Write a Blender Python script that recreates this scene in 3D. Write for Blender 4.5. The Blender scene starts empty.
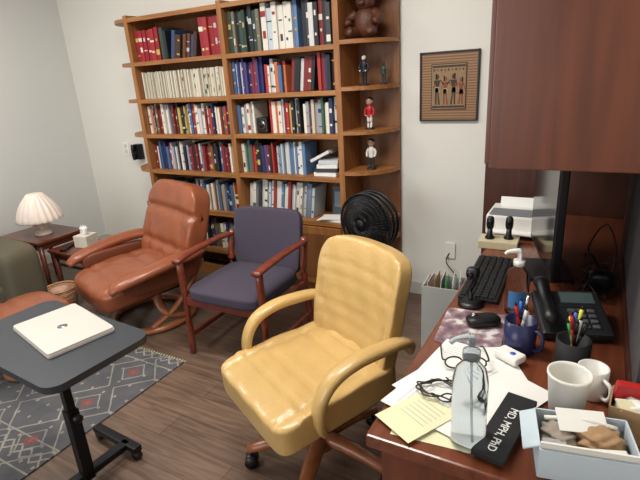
import bpy, bmesh, math, random
from mathutils import Vector, Matrix, Euler
random.seed(7)
scn=bpy.context.scene
scn.view_settings.view_transform='Standard'
def lin(c):
    r=[]
    for v in c[:3]:
        v=v/255.0
        r.append(v/12.92 if v<=.04045 else ((v+.055)/1.055)**2.4)
    return (*r,1)
# ---------------- materials ----------------
def newmat(name):
    m=bpy.data.materials.new(name);m.use_nodes=True
    nt=m.node_tree;return m,nt,nt.nodes['Principled BSDF']
def mat(name,col,rough=.5,metal=0,var=.12,vs=12,bump=0,bs=60,trans=0,emit=0,coat=0,ior=1.45,sheen=0):
    m,nt,p=newmat(name)
    p.inputs['Roughness'].default_value=rough;p.inputs['Metallic'].default_value=metal
    p.inputs['IOR'].default_value=ior
    c=lin(col)
    tc=nt.nodes.new('ShaderNodeTexCoord')
    if var>0:
        n=nt.nodes.new('ShaderNodeTexNoise');n.inputs['Scale'].default_value=vs;n.inputs['Detail'].default_value=4
        nt.links.new(tc.outputs['Object'],n.inputs['Vector'])
        mx=nt.nodes.new('ShaderNodeMix');mx.data_type='RGBA'
        mx.inputs[6].default_value=tuple(max(0,x*(1-var)) for x in c[:3])+(1,)
        mx.inputs[7].default_value=tuple(min(1,x*(1+var)) for x in c[:3])+(1,)
        nt.links.new(n.outputs['Fac'],mx.inputs[0]);nt.links.new(mx.outputs[2],p.inputs['Base Color'])
    else: p.inputs['Base Color'].default_value=c
    if bump>0:
        n2=nt.nodes.new('ShaderNodeTexNoise');n2.inputs['Scale'].default_value=bs;n2.inputs['Detail'].default_value=3
        nt.links.new(tc.outputs['Object'],n2.inputs['Vector'])
        b=nt.nodes.new('ShaderNodeBump');b.inputs['Strength'].default_value=bump;b.inputs['Distance'].default_value=.01
        nt.links.new(n2.outputs['Fac'],b.inputs['Height']);nt.links.new(b.outputs[0],p.inputs['Normal'])
    if trans: p.inputs['Transmission Weight'].default_value=trans
    if coat: p.inputs['Coat Weight'].default_value=coat
    if sheen: p.inputs['Sheen Weight'].default_value=sheen
    if emit:
        p.inputs['Emission Color'].default_value=c;p.inputs['Emission Strength'].default_value=emit
    return m
def wood(name,c1,c2,stretch=(1,12,12),scale=3,rough=.4,coat=0,bump=.05):
    m,nt,p=newmat(name);L=nt.links.new
    tc=nt.nodes.new('ShaderNodeTexCoord');mp=nt.nodes.new('ShaderNodeMapping')
    mp.inputs['Scale'].default_value=stretch
    L(tc.outputs['Object'],mp.inputs['Vector'])
    n=nt.nodes.new('ShaderNodeTexNoise');n.inputs['Scale'].default_value=scale;n.inputs['Detail'].default_value=7;n.inputs['Distortion'].default_value=.6
    L(mp.outputs[0],n.inputs['Vector'])
    cr=nt.nodes.new('ShaderNodeValToRGB');cr.color_ramp.elements[0].position=.3;cr.color_ramp.elements[1].position=.7
    cr.color_ramp.elements[0].color=lin(c1);cr.color_ramp.elements[1].color=lin(c2)
    L(n.outputs['Fac'],cr.inputs[0]);L(cr.outputs[0],p.inputs['Base Color'])
    b=nt.nodes.new('ShaderNodeBump');b.inputs['Strength'].default_value=bump;b.inputs['Distance'].default_value=.005
    L(n.outputs['Fac'],b.inputs['Height']);L(b.outputs[0],p.inputs['Normal'])
    p.inputs['Roughness'].default_value=rough;p.inputs['Coat Weight'].default_value=coat
    return m
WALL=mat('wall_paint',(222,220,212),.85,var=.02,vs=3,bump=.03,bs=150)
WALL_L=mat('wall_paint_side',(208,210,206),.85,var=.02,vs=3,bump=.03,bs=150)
CEIL=mat('ceiling_paint',(235,235,232),.9,var=.02)
TRIM=mat('trim_paint',(196,194,186),.6,var=.05)
OAK=wood('oak_honey',(130,82,41),(164,111,61),(12,12,1),3,.42)
OAKH=wood('oak_honey_h',(134,85,43),(168,115,64),(1,12,12),3,.42)
OAKB=wood('oak_back',(104,64,32),(130,84,45),(10,10,1),3,.5)
CHERRY=wood('cherry_desk',(90,46,29),(118,64,41),(12,1,12),2.5,.25,.25)
CHERRYV=wood('cherry_panel',(86,43,26),(109,57,35),(14,14,1),1.6,.33,.15)
CHERRYD=wood('cherry_dark',(62,32,21),(78,41,27),(12,12,1),2,.45)
CHAIRWOOD=wood('mahogany_frame',(100,42,28),(128,58,38),(8,8,8),3,.3,.3)
BEECH=wood('beech_orange',(136,80,48),(164,100,62),(8,8,8),3,.35,.2)
TABLEW=wood('side_table_wood',(84,42,28),(106,56,38),(1,10,10),3,.3,.2)
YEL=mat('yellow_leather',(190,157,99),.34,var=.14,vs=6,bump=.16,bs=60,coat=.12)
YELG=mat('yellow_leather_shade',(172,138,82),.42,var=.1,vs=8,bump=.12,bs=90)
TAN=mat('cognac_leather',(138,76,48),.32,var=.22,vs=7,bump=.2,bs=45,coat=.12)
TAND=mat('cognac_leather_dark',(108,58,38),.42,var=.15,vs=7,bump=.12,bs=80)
NAVY=mat('plum_grey_fabric',(68,62,76),.9,var=.18,vs=160,bump=.2,bs=300)
BLK=mat('black_plastic',(18,18,20),.38,var=.05)
BLKM=mat('black_matte',(24,24,26),.7,var=.1)
BLKMET=mat('black_metal',(22,23,26),.35,metal=.4,var=.05)
TBLT=mat('table_top_black',(44,48,54),.42,var=.06,vs=200)
SCREEN=mat('screen_glass',(8,9,11),.12,var=0)
SILVER=mat('laptop_silver',(204,198,190),.35,metal=.25,var=.02)
LOGO=mat('logo_grey',(150,150,152),.2,metal=.6,var=0)
WHITE=mat('white_plastic',(228,226,220),.4,var=.02)
PAPER=mat('paper_white',(226,225,220),.8,var=.02)
PAPERY=mat('paper_cream',(218,214,176),.8,var=.04)
INK=mat('ink_grey',(170,170,172),.8,var=.1)
KRAFT=mat('cardboard',(160,128,94),.85,var=.1,vs=20)
BLUEBOX=mat('pale_blue_card',(184,196,204),.7,var=.05)
LAMPW=mat('lamp_glass_white',(226,212,200),.35,var=.02,emit=.05)
SOFA=mat('sofa_taupe',(90,84,68),.95,var=.15,vs=120,bump=.25,bs=250)
SOFAP=mat('sofa_pillow_dark',(44,42,44),.9,var=.15,vs=100,bump=.2,bs=250)
CHROME=mat('chrome',(190,190,192),.2,metal=1,var=0)
NAVYMUG=mat('navy_glaze',(34,38,74),.25,var=.05)
RED=mat('red_plastic',(170,36,36),.4,var=.05);YELP=mat('yellow_plastic',(212,208,60),.4,var=.05)
PINK=mat('pink_plastic',(204,64,120),.4,var=.05);GREEN=mat('green_plastic',(60,150,80),.4,var=.05);BLUEP=mat('blue_plastic',(40,90,180),.4,var=.05)
CLEAR=mat('clear_gel',(214,224,230),.03,var=0,trans=1,ior=1.15)
FROST=mat('frosted_clear_plastic',(210,218,224),.2,var=0,trans=.8,ior=1.2)
BRONZE=mat('bronze_green',(62,74,66),.5,metal=.5,var=.2)
BEAR=mat('bear_carved_brown',(84,48,32),.45,var=.3,vs=60,bump=.5,bs=90)
SKIN=mat('figurine_skin',(196,154,126),.5,var=.05);DRK=mat('figurine_dark',(34,34,44),.5,var=.1)
FW=mat('figurine_white',(222,220,212),.5,var=.04)
# ---------------- mesh builder ----------------
class B:
    def __init__(s): s.bm=bmesh.new();s.m=[]
    def mi(s,m):
        if m not in s.m: s.m.append(m)
        return s.m.index(m)
    def raw(s,vs,fs,m,M=None,smooth=True):
        i=s.mi(m);bv=[s.bm.verts.new((M@Vector(v)) if M else Vector(v)) for v in vs]
        for f in fs:
            try:
                fc=s.bm.faces.new([bv[k] for k in f]);fc.material_index=i;fc.smooth=smooth
            except ValueError: pass
    def box(s,c,sz,m,rot=(0,0,0),bev=.003,smooth=False):
        t=bmesh.new();bmesh.ops.create_cube(t,size=1)
        for v in t.verts: v.co=Vector((v.co.x*sz[0],v.co.y*sz[1],v.co.z*sz[2]))
        if bev>0 and min(sz)>bev*2.2: bmesh.ops.bevel(t,geom=t.edges[:],offset=bev,segments=2,affect='EDGES',profile=.6)
        M=Matrix.Translation(c)@Euler(rot).to_matrix().to_4x4()
        t.verts.index_update()
        s.raw([v.co.copy() for v in t.verts],[[v.index for v in f.verts] for f in t.faces],m,M,smooth);t.free()
    def bx(s,x0,x1,y0,y1,z0,z1,m,bev=.003):
        s.box(((x0+x1)/2,(y0+y1)/2,(z0+z1)/2),(abs(x1-x0),abs(y1-y0),abs(z1-z0)),m,(0,0,0),bev)
    def rbox(s,c,sz,m,k=6,n=10,rot=(0,0,0),df=None):
        d={};vs=[];fs=[]
        def V(x,y,z):
            key=(round(x,4),round(y,4),round(z,4))
            if key not in d:
                L=(abs(x)**k+abs(y)**k+abs(z)**k)**(1/k)
                u=Vector((x/L,y/L,z/L));p=Vector((u.x*sz[0]/2,u.y*sz[1]/2,u.z*sz[2]/2))
                if df: p=df(u,p)
                d[key]=len(vs);vs.append(p)
            return d[key]
        for ax in range(3):
            for sg in (-1,1):
                for i in range(n):
                    for j in range(n):
                        q=[]
                        for (a,b) in ((i,j),(i+1,j),(i+1,j+1),(i,j+1)):
                            a=-1+2*a/n;b=-1+2*b/n
                            a=math.copysign(abs(a)**.85,a) if a else 0;b=math.copysign(abs(b)**.85,b) if b else 0
                            co=[0,0,0];co[ax]=sg;co[(ax+1)%3]=a;co[(ax+2)%3]=b;q.append(V(*co))
                        if sg<0:q.reverse()
                        fs.append(q)
        M=Matrix.Translation(c)@Euler(rot).to_matrix().to_4x4()
        s.raw(vs,fs,m,M,True)
    def ell(s,c,r,m,rot=(0,0,0),n=8): s.rbox(c,(r[0]*2,r[1]*2,r[2]*2),m,2,n,rot)
    def tube(s,pts,r,m,seg=8,flat=1,sub=4,up=(0,0,1),k=2,closed=False):
        P=[Vector(p) for p in pts];n=len(P)
        R=r if isinstance(r,(list,tuple)) else [r]*n
        C=[];RR=[]
        if sub>1 and n>2:
            for i in range(n if closed else n-1):
                if closed: p0,p1,p2,p3=P[(i-1)%n],P[i],P[(i+1)%n],P[(i+2)%n];r0,r1=R[i],R[(i+1)%n]
                else: p0=P[max(i-1,0)];p1=P[i];p2=P[i+1];p3=P[min(i+2,n-1)];r0,r1=R[i],R[i+1]
                for q in range(sub):
                    t=q/sub
                    C.append(.5*((2*p1)+(p2-p0)*t+(2*p0-5*p1+4*p2-p3)*t*t+(3*p1-p0-3*p2+p3)*t**3));RR.append(r0+(r1-r0)*t)
            if not closed: C.append(P[-1]);RR.append(R[-1])
        else: C=P;RR=R
        vs=[];fs=[];N=len(C);up=Vector(up)
        for i,c in enumerate(C):
            if closed: T=(C[(i+1)%N]-C[i-1]).normalized()
            else: T=(C[min(i+1,N-1)]-C[max(i-1,0)]).normalized()
            U=up-T*up.dot(T)
            if U.length<1e-3: U=Vector((1,0,0))-T*T.x
            if U.length<1e-3: U=Vector((0,1,0))-T*T.y
            U.normalize();W=T.cross(U)
            for j in range(seg):
                a=2*math.pi*(j+.5)/seg;cx,sx=math.cos(a),math.sin(a)
                if k!=2:
                    l=(abs(cx)**k+abs(sx)**k)**(1/k);cx/=l;sx/=l
                vs.append(c+W*cx*RR[i]+U*sx*RR[i]*flat)
        for i in range(N if closed else N-1):
            for j in range(seg):
                a=i*seg+j;b=i*seg+(j+1)%seg;i2=(i+1)%N
                fs.append([a,b,i2*seg+(j+1)%seg,i2*seg+j])
        if not closed:
            fs.append(list(range(seg))[::-1]);fs.append([(N-1)*seg+j for j in range(seg)])
        s.raw(vs,fs,m,None,True)
    def cyl(s,a,b,r1,r2,m,seg=16): s.tube([a,b],[r1,r2],m,seg,1,1)
    def lathe(s,prof,c,m,seg=24,rib=0,nr=0,rot=(0,0,0)):
        vs=[];fs=[];M=Matrix.Translation(c)@Euler(rot).to_matrix().to_4x4()
        for (r,z) in prof:
            for j in range(seg):
                a=2*math.pi*j/seg;rr=r*(1+rib*math.cos(nr*a)) if nr else r
                vs.append((rr*math.cos(a),rr*math.sin(a),z))
        for i in range(len(prof)-1):
            for j in range(seg):
                fs.append([i*seg+j,i*seg+(j+1)%seg,(i+1)*seg+(j+1)%seg,(i+1)*seg+j])
        if prof[0][0]>1e-4: fs.append(list(range(seg))[::-1])
        if prof[-1][0]>1e-4: fs.append([(len(prof)-1)*seg+j for j in range(seg)])
        s.raw(vs,fs,m,M,True)
    def prism(s,ol,z0,z1,m,smooth=False):
        n=len(ol);vs=[(x,y,z0) for x,y in ol]+[(x,y,z1) for x,y in ol]
        fs=[list(range(n))[::-1],[n+i for i in range(n)]]+[[i,(i+1)%n,n+(i+1)%n,n+i] for i in range(n)]
        s.raw(vs,fs,m,None,smooth)
    def crumple(s,c,r,m,seed=0,n=7,amp=.35):
        rr=random.Random(seed);ph=[(rr.uniform(4,11),rr.uniform(4,11),rr.uniform(0,6)) for _ in range(4)]
        def df(u,p):
            f=1+amp*sum(math.sin(a*u.x+c2)*math.cos(b2*u.y+a*u.z) for a,b2,c2 in ph)/2
            return Vector((p.x*f,p.y*f,p.z*f))
        s.rbox(c,(r[0]*2,r[1]*2,r[2]*2),m,2.5,n,(0,0,0),df)
    def done(s,name,loc=(0,0,0),rz=0,parent=None,bevel=0):
        bmesh.ops.recalc_face_normals(s.bm,faces=s.bm.faces[:])
        me=bpy.data.meshes.new(name)
        s.bm.to_mesh(me);s.bm.free()
        for m in s.m: me.materials.append(m)
        o=bpy.data.objects.new(name,me);scn.collection.objects.link(o)
        o.location=loc;o.rotation_euler=(0,0,rz)
        if parent:o.parent=parent
        return o
def rrect(x0,x1,y0,y1,r,n=6):
    o=[]
    for cx,cy,a0 in ((x1-r,y1-r,0),(x0+r,y1-r,90),(x0+r,y0+r,180),(x1-r,y0+r,270)):
        for i in range(n+1):
            a=math.radians(a0+90*i/n);o.append((cx+r*math.cos(a),cy+r*math.sin(a)))
    return o
# ---------------- room shell ----------------
XL,XR,YB,YF,ZC=-4.43,.22,3.1,-1.6,2.75
def floor_mat():
    m,nt,p=newmat('floor_planks');L=nt.links.new
    tc=nt.nodes.new('ShaderNodeTexCoord')
    br=nt.nodes.new('ShaderNodeTexBrick');br.inputs['Scale'].default_value=1
    br.inputs['Brick Width'].default_value=1.2;br.inputs['Row Height'].default_value=.15;br.inputs['Mortar Size'].default_value=.0015
    br.inputs['Mortar Smooth'].default_value=.3;br.offset=.37
    br.inputs['Color1'].default_value=lin((106,86,73));br.inputs['Color2'].default_value=lin((120,98,83));br.inputs['Mortar'].default_value=lin((60,48,42))
    L(tc.outputs['Object'],br.inputs['Vector'])
    mp=nt.nodes.new('ShaderNodeMapping');mp.inputs['Scale'].default_value=(1.2,16,1);L(tc.outputs['Object'],mp.inputs['Vector'])
    n=nt.nodes.new('ShaderNodeTexNoise');n.inputs['Scale'].default_value=3;n.inputs['Detail'].default_value=8;n.inputs['Distortion'].default_value=.8;L(mp.outputs[0],n.inputs['Vector'])
    cr=nt.nodes.new('ShaderNodeValToRGB');cr.color_ramp.elements[0].position=.35;cr.color_ramp.elements[0].color=(.6,.57,.54,1);cr.color_ramp.elements[1].position=.68;cr.color_ramp.elements[1].color=(1.12,1.1,1.07,1)
    L(n.outputs['Fac'],cr.inputs[0])
    mx=nt.nodes.new('ShaderNodeMix');mx.data_type='RGBA';mx.blend_type='MULTIPLY';mx.inputs[0].default_value=1
    L(br.outputs['Color'],mx.inputs[6]);L(cr.outputs[0],mx.inputs[7]);L(mx.outputs[2],p.inputs['Base Color'])
    p.inputs['Roughness'].default_value=.34
    return m
def slab(name,x0,x1,y0,y1,z0,z1,m):
    b=B();b.bx(x0,x1,y0,y1,z0,z1,m,0);return b.done(name)
slab('floor',XL-.1,XR+.1,YF-.1,YB+.1,-.1,0,floor_mat())
slab('wall_back',XL-.1,XR+.1,YB,YB+.1,0,ZC,WALL)
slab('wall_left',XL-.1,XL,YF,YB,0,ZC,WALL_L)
slab('wall_right',XR,XR+.1,YF,YB,0,ZC,WALL)
slab('ceiling',XL-.1,XR+.1,YF-.1,YB+.1,ZC,ZC+.1,CEIL)
b=B();b.bx(XL-.1,-3.4,YF-.1,YF,0,ZC,WALL,0);b.bx(-.8,XR+.1,YF-.1,YF,0,ZC,WALL,0);b.bx(-3.4,-.8,YF-.1,YF,0,.8,WALL,0);b.bx(-3.4,-.8,YF-.1,YF,2.4,ZC,WALL,0);b.done('wall_front')
b=B()
for x in (-3.4,-2.1,-.84): b.bx(x,x+.04,YF-.09,YF-.02,.8,2.4,WHITE)
for z in (.8,2.36): b.bx(-3.4,-.8,YF-.09,YF-.02,z,z+.04,WHITE)
b.done('window_1')
slab('baseboard_back',-1.14,-.58,YB-.012,YB,0,.09,TRIM)
slab('baseboard_left',XL,XL+.012,YF,YB,0,.09,TRIM)
slab('baseboard_back_left',XL+.012,-3.56,YB-.012,YB,0,.09,TRIM)
# ---------------- bookcase ----------------
YF0,YB0=2.8,3.085
XA,XBc,XC,XD=-3.24,-2.32,-1.445,-1.145
LS=[.09,.24,.56,.875,1.163,1.435,1.715,2.03]
MS=[.09,.57,.885,1.17,1.443,1.712,2.03]
ES=[.09,.46,.60,.93,1.19,1.46,1.73,2.03]
b=B()
for x in (XA,XBc,XC): b.bx(x-.02,x+.02,YF0,YB0,0,2.05,OAK,.002)
b.bx(XA,XC,YB0-.01,YB0,0.02,2.05,OAKB,0)
b.bx(XC,XD,YB0-.012,YB0,0.0,2.05,OAKB,0)
def shelf(x0,x1,z): b.bx(x0+.02,x1-.02,YF0+.005,YB0-.01,z-.022,z,OAKH,.002);b.bx(x0+.02,x1-.02,YF0,YF0+.012,z-.030,z,OAKH,.002)
for z in LS[1:]: shelf(XA,XBc,z)
for z in MS[1:]: shelf(XBc,XC,z)
b.bx(XA+.02,XC-.02,YF0+.02,YF0+.04,0,.09,OAKH)
xm=(XBc+XC)/2
for (a,c) in ((XBc+.022,xm-.002),(xm+.002,XC-.022)):
    b.bx(a,c,YF0-.016,YF0,.1,.535,OAK,.003)
    b.bx(a+.05,c-.05,YF0-.02,YF0-.015,.15,.485,OAKB,.002)
b.cyl((xm-.03,YF0-.035,.42),(xm-.03,YF0-.015,.42),.012,.008,CHROME,10);b.cyl((xm+.03,YF0-.035,.42),(xm+.03,YF0-.015,.42),.012,.008,CHROME,10)
def quarter(cx,sg,R,z):
    ol=[(cx,YB0-.012)]
    n=12
    for i in range(n+1):
        a=math.pi/2*i/n
        ol.append((cx+sg*R*math.sin(a)*1.0,YB0-.012-(YB0-YF0-.012)*math.cos(a)))
    b.prism(ol,z-.024,z,OAKH)
for z in ES[1:]+[.09]: quarter(XC+.02,1,XD-XC-.02,z)
for z in LS[2:]+[.09,.3]: quarter(XA-.02,-1,.27,z)
b.bx(XA-.29,XA-.02,YB0-.012,YB0,0,2.05,OAKB,0)
b.done('bookcase')
# books
PAL={'mix':[((126,34,38),4),((218,212,198),6),((40,48,90),3),((34,34,38),4),((168,52,46),3),((70,100,140),3),((56,90,70),2),((188,160,92),1),((116,74,52),2),((150,150,156),2),((190,190,194),3),((84,58,104),2),((186,104,60),1),((60,112,120),1),((200,184,156),2)],
'red':[((140,30,42),1),((154,40,48),1)],'white':[((196,190,172),1),((208,202,186),1),((184,178,162),1)],
'green':[((34,56,46),2),((30,34,40),2),((50,70,60),1),((110,104,90),1)],'black':[((30,30,34),3),((60,60,66),1),((200,200,200),1),((120,40,40),1)],
'blue':[((44,50,104),3),((70,60,116),2),((120,40,60),2),((190,190,200),1),((60,100,150),1)],'brown':[((96,58,34),2),((60,40,30),2),((180,150,60),2),((50,70,110),1)],
'light':[((214,210,200),5),((180,192,200),2),((120,130,140),1),((60,60,70),1),((150,60,60),1),((90,120,160),1)]}
_bm={}
def bmat(c):
    if c not in _bm:_bm[c]=mat('book_%d_%d_%d'%c,c,.5,var=.05,vs=30)
    return _bm[c]
bk=B()
def one(x,t,h,z,c,lean=0,lab=.45):
    yf=YF0+.045+random.uniform(0,.03);dep=.17
    M=bmat(c);cy=math.cos(lean);sy=math.sin(lean)
    cx=x+t/2*cy+ (h/2)*sy; cz=z+h/2*cy+ (t/2*abs(sy))+.0006
    bk.box((cx,yf+dep/2,cz),(t,dep,h),M,(0,lean,0),.002)
    if random.random()<lab:
        lum=sum(c)/3
        lc=random.choice([(214,208,192),(190,164,90),(180,180,184)]) if lum<130 else random.choice([(150,30,34),(30,40,90),(40,40,44),(60,100,80)])
        for off,hh in ((random.uniform(.1,.28)*h,h*random.choice([.03,.06,.12])),(random.uniform(-.35,-.1)*h,h*random.choice([.03,.06,.16]))):
            bk.box((cx+off*sy,yf-.0008,cz+off*cy),(t*random.choice([.4,.6,.95]),.0012,hh),bmat(lc),(0,lean,0),0)
def row(x0,x1,z,pal,hmin,hmax,tmin=.014,tmax=.032,lean=0,lab=.45):
    x=x0;cols=[c for c,w in PAL[pal] for _ in range(w)]
    while True:
        t=random.uniform(tmin,tmax);h=random.uniform(hmin,hmax)
        w=t*math.cos(lean)+h*math.sin(abs(lean)) if x==x0 else t/math.cos(lean)
        if x+w>x1: break
        one(x,t,h,z,random.choice(cols),lean,lab)
        x+=t/math.cos(lean)+.0008
    return x
A=XA+.025
row(A,A+.02+.22,1.715,'red',.22,.235,.035,.045,0,.9);row(A+.25,A+.32,1.715,'green',.2,.24,.03,.035)
row(A+.34,A+.62,1.715,'brown',.15,.2,.025,.035,.22);row(A+.65,A+.875,1.715,'red',.25,.262,.038,.042,0,.9)
row(A,A+.86,1.435,'white',.195,.205,.010,.016,0,.15)
row(A,A+.86,1.163,'mix',.18,.235,.012,.028)
row(A,A+.86,.875,'mix',.18,.235,.012,.026)
row(A+.02,A+.36,.56,'green',.17,.22,.03,.04);row(A+.36,A+.86,.56,'mix',.19,.25)
row(A+.1,A+.84,.24,'mix',.2,.26,.014,.03)
Bx=XBc+.025
row(Bx,Bx+.28,1.712,'green',.25,.285,.024,.034,0,.8);row(Bx+.28,Bx+.58,1.712,'light',.25,.29,.03,.045,0,.9);row(Bx+.58,Bx+.82,1.712,'black',.24,.29,.025,.035,0,.8)
row(Bx,Bx+.26,1.443,'blue',.2,.24,.014,.026);row(Bx+.26,Bx+.46,1.443,'mix',.17,.22);row(Bx+.46,Bx+.66,1.443,'black',.2,.22,.02,.04,.12);row(Bx+.68,Bx+.82,1.443,'mix',.2,.24)
row(Bx,Bx+.16,1.17,'mix',.18,.22);row(Bx+.27,Bx+.55,1.17,'mix',.2,.23);row(Bx+.55,Bx+.82,1.17,'mix',.19,.235,.016,.03)
row(Bx,Bx+.30,.885,'mix',.19,.235,.012,.026);row(Bx+.30,Bx+.56,.885,'light',.19,.235,.012,.026)
for i,c in enumerate([(226,226,222),(60,60,66),(230,230,228),(200,204,210)]): bk.box((Bx+.70,YF0+.13,.885+.0135+i*.027),(.17-.012*i,.19,.026),bmat(c),(0,0,.1*i),.002)
bk.box((Bx+.66,YF0+.12,1.018),(.16,.15,.02),bmat((216,216,212)),(0,-.45,0),.002)
row(Bx,Bx+.58,.57,'light',.22,.265,.014,.028,.13)
bk.box((Bx+.73,YF0+.2,.57+.105),(.13,.02,.21),bmat((84,96,108)),(-.12,0,0),.002)
bk.box((Bx+.73,YF0+.187,.57+.12),(.09,.002,.11),bmat((150,160,168)),(-.12,0,0),0)
bk.done('books')
b=B()
for i in range(4): b.box((Bx+.72+.01*i,YF0+.07,.5712+.0035+.006*i),(.19,.12,.005),PAPER,(0,0,.1*i),0)
b.done('paper_stack_on_shelf')
b=B();b.box((0,0,.055),(.09,.06,.11),BLK,(0,0,0),.012);b.cyl((0,-.034,.06),(0,-.028,.06),.032,.032,CHROME,20);b.cyl((0,-.036,.06),(0,-.033,.06),.024,.024,BLKM,20);b.done('desk_clock',(Bx+.21,YF0+.07,1.1705))
# figurines
def figure(name,x,y,z,h,body,head,legs,bighead=False):
    b=B();s=h
    b.lathe([(.17*s,0),(.17*s,.04*s),(.15*s,.05*s)],(0,0,0),DRK,16)
    hr=.13*s if bighead else .075*s
    for sx in(-1,1):
        b.tube([(sx*.05*s,-.03*s,.06*s),(sx*.05*s,0,.09*s),(sx*.055*s,.01*s,.25*s),(sx*.05*s,0,.45*s)],[.04*s,.035*s,.045*s,.06*s],legs,8)
        b.tube([(sx*.10*s,0,.70*s),(sx*.16*s,0,.60*s),(sx*.15*s,-.05*s,.47*s),(sx*.11*s,-.09*s,.46*s)],[.045*s,.04*s,.032*s,.025*s],body,8)
        b.ell((sx*.10*s,-.10*s,.46*s),(.025*s,.025*s,.025*s),head,n=4)
    b.tube([(0,0,.40*s),(0,0,.52*s),(0,0,.66*s),(0,0,.74*s),(0,0,.80*s)],[.09*s,.10*s,.12*s,.09*s,.035*s],body,12,.75,up=(0,1,0))
    top=.78*s+hr
    b.ell((0,0,top),(hr*.85,hr*.9,hr),head,n=8)
    b.ell((0,.02*s,top+hr*.35),(hr*.9,hr*.9,hr*.75),DRK if bighead else head,n=6)
    b.ell((0,-hr*.9,top-hr*.05),(hr*.14,hr*.2,hr*.18),head,n=4)
    for sx in(-1,1): b.ell((sx*hr*.35,-hr*.8,top+hr*.1),(hr*.1,hr*.08,hr*.1),DRK,n=3);b.ell((sx*hr*.85,0,top),(hr*.12,hr*.2,hr*.25),head,n=4)
    return b.done(name,(x,y,z))
figure('sculpture_figurine',XC+.12,2.93,1.4605,.19,DRK,FW,DRK)
figure('bronze_figurine',XC+.225,2.99,1.4605,.14,BRONZE,BRONZE,BRONZE)
figure('bobblehead_figurine',XC+.15,2.93,1.1905,.19,RED,SKIN,FW,True)
figure('bobblehead_figurine.001',XC+.155,2.93,.9305,.19,FW,SKIN,BRONZE,True)
b=B()
b.ell((0,0,.09),(.075,.065,.09),BEAR);b.ell((0,-.01,.205),(.06,.055,.055),BEAR);b.ell((0,-.062,.195),(.026,.025,.02),BEAR,n=6);b.ell((0,-.086,.203),(.009,.006,.007),DRK,n=3)
for s in(-1,1):
    b.ell((s*.045,0,.255),(.022,.012,.022),BEAR,n=5);b.ell((s*.022,-.058,.222),(.006,.005,.006),DRK,n=3)
    b.tube([(s*.06,-.01,.14),(s*.1,-.04,.11),(s*.085,-.075,.08)],[.03,.027,.024],BEAR,8);b.tube([(s*.045,-.02,.04),(s*.065,-.08,.035),(s*.07,-.11,.045)],[.035,.03,.026],BEAR,8)
b.done('carved_bear_statue',(XC+.135,2.95,1.7345))
# ---------------- wall picture, phone, outlet ----------------
def mat_slats():
    m,nt,p=newmat('reed_mat');L=nt.links.new
    tc=nt.nodes.new('ShaderNodeTexCoord');w=nt.nodes.new('ShaderNodeTexWave');w.bands_direction='Z';w.inputs['Scale'].default_value=20;w.inputs['Distortion'].default_value=.3;L(tc.outputs['Object'],w.inputs['Vector'])
    a=nt.nodes.new('ShaderNodeMix');a.data_type='RGBA';a.inputs[6].default_value=lin((104,72,44));a.inputs[7].default_value=lin((154,114,72));L(w.outputs['Fac'],a.inputs[0]);L(a.outputs[2],p.inputs['Base Color']);p.inputs['Roughness'].default_value=.5
    return m
PAP=mat('papyrus',(140,114,80),.6,var=.35,vs=30);FIG=mat('print_figure_dark',(62,42,34),.6,var=.2,vs=60);FIG2=mat('print_figure_rust',(122,66,46),.6,var=.15,vs=60);FIG3=mat('print_figure_pale',(176,158,124),.6,var=.1,vs=60)
b=B();w,h=.36,.41
for s in(-1,1):
    b.box((s*(w/2-.005),0,0),(.010,.022,h),BLK);b.box((0,0,s*(h/2-.005)),(w,.022,.010),BLK)
b.box((0,.004,0),(w-.016,.008,h-.016),mat_slats(),(0,0,0),0)
b.box((0,-.0025,.0),(.215,.004,.27),FIG,(0,0,0),0);b.box((0,-.004,.0),(.205,.004,.26),PAP,(0,0,0),0)
for zz in (-.118,.118): b.box((0,-.0062,zz),(.20,.001,.012),FIG,(0,0,0),0)
for i in range(9): b.box((-.088+i*.022,-.0062,.098),(.010,.001,.012),FIG2 if i%2 else FIG,(0,.3*(i%3),0),0)
def glyph(x,sx,c1,c2,hh):
    y=-.0062
    P=lambda pts,m:b.raw([(x+sx*a,y,z*hh-.105) for a,z in pts],[list(range(len(pts)))],m,None,False)
    P([(-.014,0),(-.004,0),(-.002,.06),(.0,.10),(-.014,.10)],c1);P([(.006,0),(.018,0),(.010,.06),(.006,.10),(-.002,.10)],c1)
    P([(-.017,.07),(.013,.07),(.009,.105),(-.010,.105)],c2)
    P([(-.010,.105),(.009,.105),(.019,.145),(-.019,.145)],c1)
    P([(.015,.143),(.036,.118),(.040,.122),(.020,.148)],c1)
    P([(-.019,.143),(-.026,.10),(-.021,.10),(-.014,.135)],c1)
    P([(-.009,.148),(.006,.148),(.011,.166),(.003,.180),(-.011,.178)],c1);P([(-.013,.150),(-.006,.150),(-.004,.184),(-.012,.182)],FIG)
for x,sx,c1,c2,hh in ((-.068,1,FIG,FIG3,1.0),(-.018,1,FIG2,FIG3,.92),(.03,-1,FIG,FIG2,1.0),(.076,-1,FIG2,FIG,.86)): glyph(x,sx,c1,c2,hh)
b.done('framed_picture',(-.836,YB-.0115,1.425))
b=B();b.box((0,0,0),(.075,.008,.115),WHITE);[b.box((0,-.005,z),(.03,.003,.03),TRIM) for z in(-.025,.025)];b.done('wall_outlet',(-3.86,YB-.0045,.99))
b=B();b.box((0,0,0),(.08,.05,.14),BLK,(0,0,0),.01);b.tube([(-.02,-.035,.065),(-.02,-.05,0),(-.02,-.035,-.065)],[.022,.016,.022],BLK,10);b.done('wall_phone',(-3.67,YB-.026,.97))
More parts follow.
